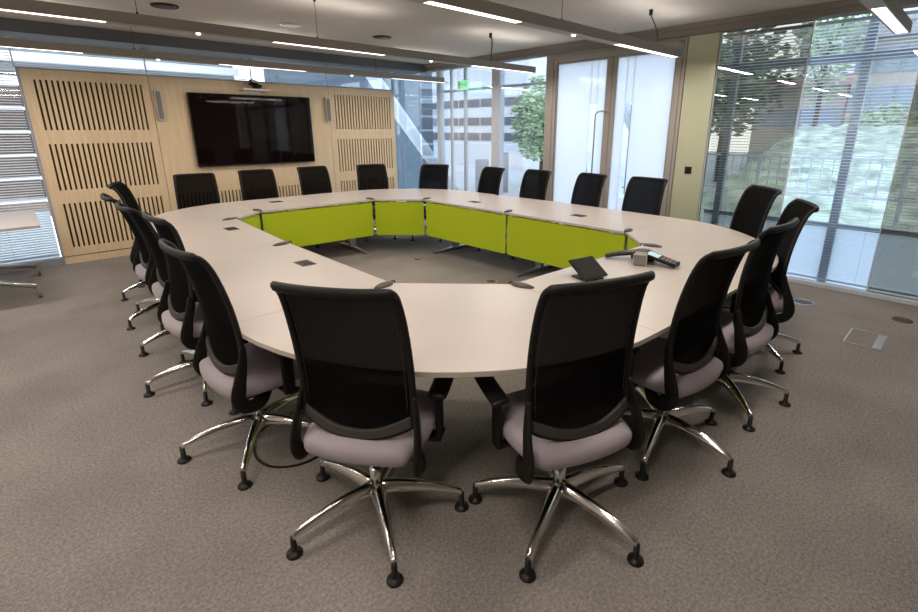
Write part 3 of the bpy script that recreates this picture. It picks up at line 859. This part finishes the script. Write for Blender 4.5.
#        x, y, facing rotation(deg), base phase(rad, world), zscale, label
CH = [
 (.895, 1.543, -56, -.411, 1, 'black mesh chair in the foreground, left one of the two with backs to the camera'),
 (1.468, .995, -21, -1.24, 1, 'black mesh chair in the foreground, right one of the two, hiding part of the phone'),
 (.72, 2.416, -87, -.569, 1, 'black mesh chair on the left side nearest the camera, just left of the foreground pair'),
 (.74, 3.343, -88, -.374, 1, 'black mesh chair second along the left side of the table'),
 (.83, 4.097, -88, -.179, 1, 'black mesh chair third along the left side of the table'),
 (.84, 4.816, -90, .014, 1, 'black mesh chair fourth along the left side of the table'),
 (.95, 5.64, -108, -.191, 1, 'black mesh chair at the far end of the left side, by the left slotted panel'),
 (2.29, .921, -6, -1.343, 1, 'black mesh chair on the near right, next to the right foreground chair'),
 (2.982, .868, -2, -.788, 1, 'black mesh chair on the right, second along from the right foreground chair'),
 (3.80, .975, 28, -1.885, 1, 'black mesh chair on the right, third along from the right foreground chair'),
 (4.55, 1.425, 46, -.3, 1, 'black mesh chair at the right corner of the table, against the tinted window'),
 (1.62, 6.52, 193-26+3, .3, .97, 'black mesh chair against the screen wall, leftmost, left of the screen'),
 (2.42, 6.62, 174, .1, .97, 'black mesh chair against the screen wall under the left half of the screen'),
 (3.24, 6.60, 178, .5, .97, 'black mesh chair against the screen wall under the right end of the screen'),
 (4.02, 6.36, 160, .2, .97, 'black mesh chair in front of the right slotted panel'),
 (4.60, 5.74, 120, -.3, .97, 'black mesh chair at the far corner, in front of the glass beside the panels'),
 (4.78, 4.82, 83, .4, .97, 'black mesh chair before the far windows, nearest the far corner'),
 (4.86, 4.07, 85, .0, .97, 'black mesh chair before the far windows, just left of the double doors'),
 (4.90, 3.29, 77, .6, .97, 'black mesh chair in front of the left frosted door'),
 (4.90, 2.55, 84, .2, .97, 'black mesh chair in front of the right frosted door'),
]
REC = {1: 4.5, 8: 5, 9: 2, 3: 7.5, 4: -4.5, 5: -5.5}
for i, (x, y, r, ph, zs, lb) in enumerate(CH):
    c = proto if i == 0 else copy_tree(proto)
    c.location = (x, y, 0); c.rotation_euler = (0, 0, R(r)); c.scale = (1, 1, zs)
    c['label'] = lb
    if REC.get(i):      # this back is tilted a little more or less than the others
        bk = [q for q in c.children if q.name.startswith('backrest')][0]
        T = Matrix.Translation((0, -.15, .52)) @ Matrix.Rotation(-R(REC[i]), 4, 'X') @ Matrix.Translation((0, .15, -.52))
        bk.matrix_local = T
    for ch in c.children:
        if ch.name.startswith('star_base'): ch.rotation_euler = (0, 0, ph - R(r))

# ------------------------------------------------------------------ floor things
def floor_box():
    t = empty('floor_box', 'rectangular floor box with bright steel rim in the carpet at the right', 'floor box', (4.69, .365, 0))
    b = NB(); a, c, w = .19, .117, .009
    box(b, -a, a, -c, -c + w, 0, .005); box(b, -a, a, c - w, c, 0, .005); box(b, -a, -a + w, -c + w, c - w, 0, .005); box(b, a - w, a, -c + w, c - w, 0, .005)
    obj('rim', b, M['steel'], t)
    b = NB(); box(b, -a + w, a - w, -c + w, c - w, .0, .0035); obj('lid', b, M['carpet'], t)
    b = NB(); box(b, -a + .02, a - .02, -c + w, -c + .055, .0035, .0055); obj('cable_flap', b, M['steel'], t)
floor_box()
def grommet(x, y, lb, m1, r=.075):
    t = empty('floor_grommet', lb, 'floor grommet', (x, y, 0), group=None)
    b = NB(); lathe(b, [(r, 0), (r, .004), (r * .8, .009), (r * .8, .004), (0, .004)], 24); obj('ring', b, m1, t, smooth=True)
    b = NB(); lathe(b, [(r * .75, .0042), (r * .7, .007), (0, .007)], 20); obj('cap', b, M['brown'], t)
grommet(5.41, .21, 'dark round floor grommet near the blinds at the right edge', M['brown'])
grommet(5.31, .93, 'round floor grommet with bright ring behind the right hand chairs', M['steel'], .10)
grommet(3.59, 4.78, 'brown round floor grommet inside the table ring, farther one', M['tedge'])
grommet(3.61, 3.48, 'brown round floor grommet inside the table ring, nearer one', M['tedge'])
b = NB(); tube(b, cat_rom([(1.05, 2.35, .30), (.98, 2.45, .03), (.84, 2.53, .008), (.70, 2.45, .006), (.635, 2.28, .006), (.67, 2.14, .006), (.80, 2.06, .006), (.98, 2.10, .006), (1.2, 2.3, .006), (1.3, 2.6, .006)], 8), .0055, 7)
tag(obj('floor_cable', b, M['frame'], None, smooth=True), 'black cable looped on the carpet under the left side chairs', 'cable')

# ------------------------------------------------------------------ folding tables at far left
def fold_table(x0, x1, y0, y1, lb, bars):
    t = empty('folding_table', lb, 'table', ((x0 + x1) / 2, (y0 + y1) / 2, 0), group=None)
    cx, cy = (x0 + x1) / 2, (y0 + y1) / 2
    b = NB(); box(b, x0 - cx, x1 - cx, y0 - cy, y1 - cy, .715, .74); obj('tabletop', b, M['table'], t, bevel=.003)
    b = NB(); box(b, x0 - cx + .1, x1 - cx - .15, -.03, .03, .66, .713); obj('under_rail', b, M['alud'], t)
    for (p, q) in bars:
        b = NB(); P = Vector((p[0] - cx, p[1] - cy, p[2])); Q = Vector((q[0] - cx, q[1] - cy, q[2]))
        tube(b, [P, P.lerp(Q, .5) + Vector((0, 0, .01)), Q], .026, 10)
        o = obj('foot_bar', b, M['steel'], t, smooth=True)
        b = NB(); tube(b, [Q + Vector((-.014, .0, -.052)), Q + Vector((.014, .0, -.052))], .062, 18, up=Vector((0, 0, 1)))
        tube(b, [Q + Vector((-.016, 0, -.052)), Q + Vector((.016, 0, -.052))], .015, 10)
        tube(b, [Q, Q + Vector((0, 0, -.05))], .010, 8, up=Vector((0, 1, 0)))
        obj('caster', b, M['grill'], o, smooth=False)
    b = NB(); tube(b, [(-.25, 0, .10), (-.25, 0, .68)], .03, 10, up=Vector((0, 1, 0))); obj('leg', b, M['steel'], t, smooth=True)
    return t
fold_table(-1.5, .12, 6.15, 7.45, 'white folding table on wheeled grey legs at the far left edge', [((-.60, 6.60, .24), (-.01, 6.30, .115)), ((-.64, 6.75, .33), (.03, 7.30, .115))])

# ------------------------------------------------------------------ exit sign
t = empty('exit_sign', 'small green running man exit sign hanging at the far windows', 'sign', (5.86, 6.36, 2.26), R(90))
b = NB(); box(b, -.13, .13, -.012, .012, 0, .15); obj('panel', b, M['exit'], t, bevel=.003)
b = NB()
for sy in (-1, 1):
    y = .0135 * sy
    def q(x0, x1, z0, z1, rot=0, c=(0, 0)):
        T = Matrix.Translation((c[0], y, c[1])) @ Matrix.Rotation(rot, 4, 'Y'); box(b, x0, x1, -.0008, .0008, z0, z1, M=T)
    q(.045, .10, .02, .13); q(-.10, -.04, .070, .082); q(-.03, .03, -.006, .006, R(45), (-.085, .088)); q(-.03, .03, -.006, .006, R(-45), (-.085, .064))
    q(-.008, .008, .05, .095, R(15)); q(-.009, .009, -.009, .009, 0, (.010, .112)); q(-.005, .005, 0, .04, R(150), (-.002, .055)); q(-.005, .005, 0, .04, R(215), (-.002, .055)); q(-.004, .004, -.02, .02, R(70), (0, .085))
obj('pictogram', b, M['white'], t)
b = NB(); tube(b, [(-.1, 0, .15), (-.1, 0, .38)], .003, 6, up=Vector((0, 1, 0))); tube(b, [(.1, 0, .15), (.1, 0, .38)], .003, 6, up=Vector((0, 1, 0))); obj('hanger', b, M['steel'], t)

# ------------------------------------------------------------------ outside
gz = -.35
struct('trim_16', box(NB(), XW + .1, 46, -30, 60, gz - .2, gz), M['pave'])
# pale office block beyond the far windows
def building(name, label, x0, x1, y0, y1, z1, rows, wm, m, face, nwin, roofm=None, group=None, z0=gz, band=.9):
    t = empty(name, label, 'building', ((x0 + x1) / 2, (y0 + y1) / 2, z0), group=group)
    cx, cy = (x0 + x1) / 2, (y0 + y1) / 2
    b = NB(); box(b, x0 - cx, x1 - cx, y0 - cy, y1 - cy, 0, z1 - z0); obj('wall', b, m, t)
    for r_ in rows:
        g_ = .03
        w = (y1 - y0) / nwin if face == 'x' else (x1 - x0) / nwin
        for k in range(nwin):
            b = NB()
            if face == 'x': box(b, x0 - cx - .05, x0 - cx + .02, y0 - cy + k * w + g_ * w, y0 - cy + (k + 1) * w - g_ * w, r_ - z0, r_ - z0 + band)
            else: box(b, x0 - cx + k * w + .12 * w, x0 - cx + (k + 1) * w - .12 * w, y0 - cy - .05, y0 - cy + .02, r_ - z0, r_ - z0 + band)
            obj('window', b, wm, t)
    if roofm:
        b = NB(); box(b, x0 - cx - .6, x1 - cx + .2, y0 - cy - .4, y1 - cy + .4, z1 - z0, z1 - z0 + .35); obj('roof', b, roofm, t)
    return t
building('office_block', 'pale office block with rows of dark windows beyond the far windows', 30, 42, 19.5, 44, 9.5, [.65, 1.9, 3.4, 6.7], M['bwin'], M['bwhite'], 'x', 9, band=.65)
building('office_block', 'beige building with blue windows and wide eaves seen through the right hand blinds', 21, 29, -3.5, 3.55, 4.35, [.7, 2.15, 3.35], M['bblue'], M['bbeige'], 'x', 12, M['roof'], band=.75)
building('office_wing', 'low beige wing with sloping canopy behind the green bank on the right', 25, 30, 4.3, 7.6, 3.3, [1.7], M['bblue'], M['bbeige'], 'x', 4, M['bpink'], band=.7)
building('office_block', 'tall grey block rising behind the beige building on the right', 33, 42, -7, 8.2, 6.6, [5.0], M['bwin'], M['bwhite'], 'x', 8, M['roof'], band=.8)
# glass pyramid roof
b = NB(); v = [b.verts.new(p) for p in ((34, 0, 6.96), (34, 5, 6.96), (39, 5, 6.96), (39, 0, 6.96), (36.5, 2.5, 9.9))]
for f in ((0, 1, 4), (1, 2, 4), (2, 3, 4), (3, 0, 4)): b.faces.new([v[k] for k in f])
b.faces.new((v[0], v[3], v[2], v[1]))
tag(obj('glass_pyramid', b, M['bwhite'], None), 'pale pyramid rooflight on top of the grey block', 'rooflight')
# far-side opposite block seen through the left glass: brown/white stripes
t = empty('opposite_building', 'brown building with pale ledges seen through the far left blinds', 'building', (-1, 15, gz))
b = NB(); box(b, -9, 6.1, 0, 3, 0, 3.2); obj('wall', b, M['sbrown'], t)
b = NB(); box(b, -9, 6.1, .01, 3, 3.2, 8.5); obj('upper_wall', b, M['sgrey'], t)
for k in range(16):
    b = NB(); box(b, -9, 6.1, -.4, -.01, .4 + k * .5, .46 + k * .5 + (.12 if k > 4 else 0)); obj('ledge', b, M['bwhite'], t)
for k in range(6):
    for q in range(2):
        b = NB(); box(b, -8.6 + k * 2.2, -8.0 + k * 2.2, -.04, .0, .95 + q * 1.0, 1.35 + q * 1.0); obj('window', b, M['bwhite'], t)
# sloping steel brace, then a solid bar imitating a stair reflection
b = NB(); tube(b, [(8.6, 6.9, 5.2), (8.6, 4.2, 1.1)], .16, 12); tag(obj('steel_brace', b, M['alu'], None, smooth=True), 'thick sloping grey steel brace outside the far windows', 'brace')
b = NB(); tube(b, [(5.6, 9.6, 3.4), (8.65, 9.4, -.34)], .14, 12); tag(obj('steel_brace', b, M['bwhite'], None, smooth=True), 'pale sloping bar standing in for a stair reflection in the glass right of the timber panels', 'brace')
b = NB(); box(b, 5.3, 10.6, 13, 13.4, gz, 6.5); tag(obj('grey_screen_wall', b, M['screenw'], None), 'blue grey wall standing outside the corner glass', 'wall')
# low terrace walls and bollards
def bollard(x, y, h, lb):
    b = NB(); lathe(b, [(.17, 0), (.17, h - .04), (.15, h), (0, h)], 20, (x, y, gz)); tag(obj('bollard', b, M['alud'], None, smooth=True), lb, 'bollard', 'round metal bollards on the terrace')
bollard(8.5, 8.55, 1.25, 'grey metal bollard outside, left of the far window mullion')
bollard(11.5, 10.6, 1.25, 'grey metal bollard outside, beyond the leaning chair backs')
bollard(9.4, 6.3, 1.15, 'grey metal bollard outside, close to the door frame')
b = NB(); box(b, 19, 19.5, 9, 26, gz, .85); tag(obj('terrace_wall', b, M['bwhite'], None), 'low pale terrace wall outside the far windows', 'wall')
# green bank
b = NB(); ny_, nx_ = 50, 26; gr = []
for j in range(ny_ + 1):
    row = []
    for i in range(nx_ + 1):
        y = -9 + 14.2 * j / ny_; x = 8.6 + 9.4 * i / nx_
        e = min(1, min(j, ny_ - j) / 4)
        z = gz - .02 + (2.0 * (i / nx_) + .16 * random.random()) * e
        row.append(b.verts.new((x, y, z)))
    gr.append(row)
for j in range(ny_):
    for i in range(nx_): b.faces.new((gr[j][i], gr[j][i + 1], gr[j + 1][i + 1], gr[j + 1][i]))
tag(obj('green_bank', b, M['grass'], None, smooth=True), 'sloping green planted bank outside the right hand blinds', 'bank', kind='stuff')
def shrub(x, y, z, r, h, m, lb, name='shrub', cat='shrub', n=260, seed=1, trunk=0, group=None):
    rnd = random.Random(seed)
    t = empty(name, lb, cat, (x, y, z), group=group)
    b = NB()
    for k in range(n):
        a = rnd.random() * 2 * PI; el = math.acos(2 * rnd.random() - 1); q = rnd.random() ** .4
        p = Vector((math.cos(a) * math.sin(el) * r * q, math.sin(a) * math.sin(el) * r * q, trunk + h / 2 + math.cos(el) * h / 2 * q))
        s = (.055 + .06 * rnd.random()) * max(r, .7)
        M3 = Matrix.Translation(p) @ Matrix.Rotation(rnd.random() * 6, 4, 'Z') @ Matrix.Rotation(rnd.random() * 3, 4, 'X')
        vv = [b.verts.new(M3 @ Vector(c)) for c in ((-s, 0, 0), (0, -s * .5, 0), (s, 0, 0), (0, s * .5, 0))]
        b.faces.new(vv)
    obj('foliage', b, m, t)
    if trunk:
        b = NB(); tube(b, [(0, 0, -.1), (0, 0, trunk + h * .5)], [.10 * r, .05 * r], 8, up=Vector((0, 1, 0)))
        for k in range(5):
            a = k * 1.3; tube(b, [(0, 0, trunk + h * .1 * k), (math.cos(a) * r * .6, math.sin(a) * r * .6, trunk + h * (.25 + .12 * k))], [.04 * r, .015 * r], 6)
        obj('trunk', b, M['bark'], t)
    return t
shrub(13.5, 10.6, gz, 1.15, 2.9, M['leaf'], 'round light green tree outside, left of the double doors', 'tree', 'tree', 2600, 3, .8)
GT = 'trees and shrubs along the green bank'
for k, (x, y, z, r, h, tr, m, lb) in enumerate([
    (19.6, 6.9, gz, 1.9, 4.2, 1.6, 'leaf2', 'dark tree outside behind the tinted pane, nearest the olive strip'),
    (19.2, 4.0, gz, .95, 4.4, 2.6, 'leaf', 'thin airy tree outside behind the edge of the tinted pane'),
    (19.4, 2.3, gz, 1.1, 2.7, 0, 'leaf', 'low green shrub outside behind the clear pane'),
    (19.3, .1, gz, 1.0, 2.5, 0, 'leaf2', 'low dark shrub outside, right of the steel mullion')]):
    shrub(x, y, z, r, h, M[m], lb, 'tree' if tr else 'shrub', 'tree' if tr else 'shrub', 2200, 10 + k, tr, GT)
# white railing on the bank
t = empty('railing', 'white metal railing running in front of the green bank', 'railing', (8.25, 0, gz))
for z in (1.05, 1.55):
    b = NB(); box(b, -.02, .02, -8, 4.5, z, z + .035); obj('rail', b, M['bwhite'], t)
for k in range(8):
    b = NB(); box(b, -.025, .025, -7.9 + k * 1.7, -7.85 + k * 1.7, 0, 1.55); obj('post', b, M['bwhite'], t)
for k in range(92):
    b = NB(); box(b, -.007, .007, -7.7 + k * .13, -7.686 + k * .13, 1.05, 1.56); obj('baluster', b, M['bwhite'], t)

# ------------------------------------------------------------------ light
w = bpy.data.worlds.new('sky'); SC.world = w; w.use_nodes = True
nt = w.node_tree; bg = nt.nodes['Background']
tc = nt.nodes.new('ShaderNodeTexCoord'); sx = nt.nodes.new('ShaderNodeSeparateXYZ'); nt.links.new(tc.outputs['Generated'], sx.inputs[0])
cr = nt.nodes.new('ShaderNodeValToRGB'); cr.color_ramp.elements[0].position = .0; cr.color_ramp.elements[0].color = (.95, .97, 1, 1)
cr.color_ramp.elements[1].position = .6; cr.color_ramp.elements[1].color = (.62, .76, 1, 1)
nt.links.new(sx.outputs['Z'], cr.inputs['Fac']); nt.links.new(cr.outputs['Color'], bg.inputs['Color'])
bg.inputs['Strength'].default_value = 3.0

# ------------------------------------------------------------------ camera
cd = bpy.data.cameras.new('camera'); cam = bpy.data.objects.new('camera', cd); COL.objects.link(cam)
F, CX, CY = 477.33, 472.30, 266.53
cd.sensor_fit = 'HORIZONTAL'; cd.sensor_width = 36; cd.lens = F / 918 * 36
cd.shift_x = (459 - CX) / 918; cd.shift_y = (CY - 306) / 918
cd.clip_start = .05; cd.clip_end = 200
p_, y_, r_ = R(16.0703), R(-43.682), R(-.151)
def rotm(p, y, r):
    cp, sp, cy, sy, c, s = math.cos(p), math.sin(p), math.cos(y), math.sin(y), math.cos(r), math.sin(r)
    return Matrix(((cy, -sy, 0), (sy, cy, 0), (0, 0, 1))) @ Matrix(((1, 0, 0), (0, cp, sp), (0, -sp, cp))) @ Matrix(((c, 0, -s), (0, 1, 0), (s, 0, c)))
W = rotm(p_, y_, r_)      # columns: right, forward, up
rt, fw, up = W.col[0], W.col[1], W.col[2]
mw = Matrix(((rt.x, up.x, -fw.x, 0), (rt.y, up.y, -fw.y, 0), (rt.z, up.z, -fw.z, 1.62), (0, 0, 0, 1)))
cam.matrix_world = mw
SC.camera = cam
SC.view_settings.view_transform = 'Standard'
SC.view_settings.look = 'None'
SC.view_settings.exposure = 0
SC.cycles.max_bounces = 8
SC.cycles.transparent_max_bounces = 24
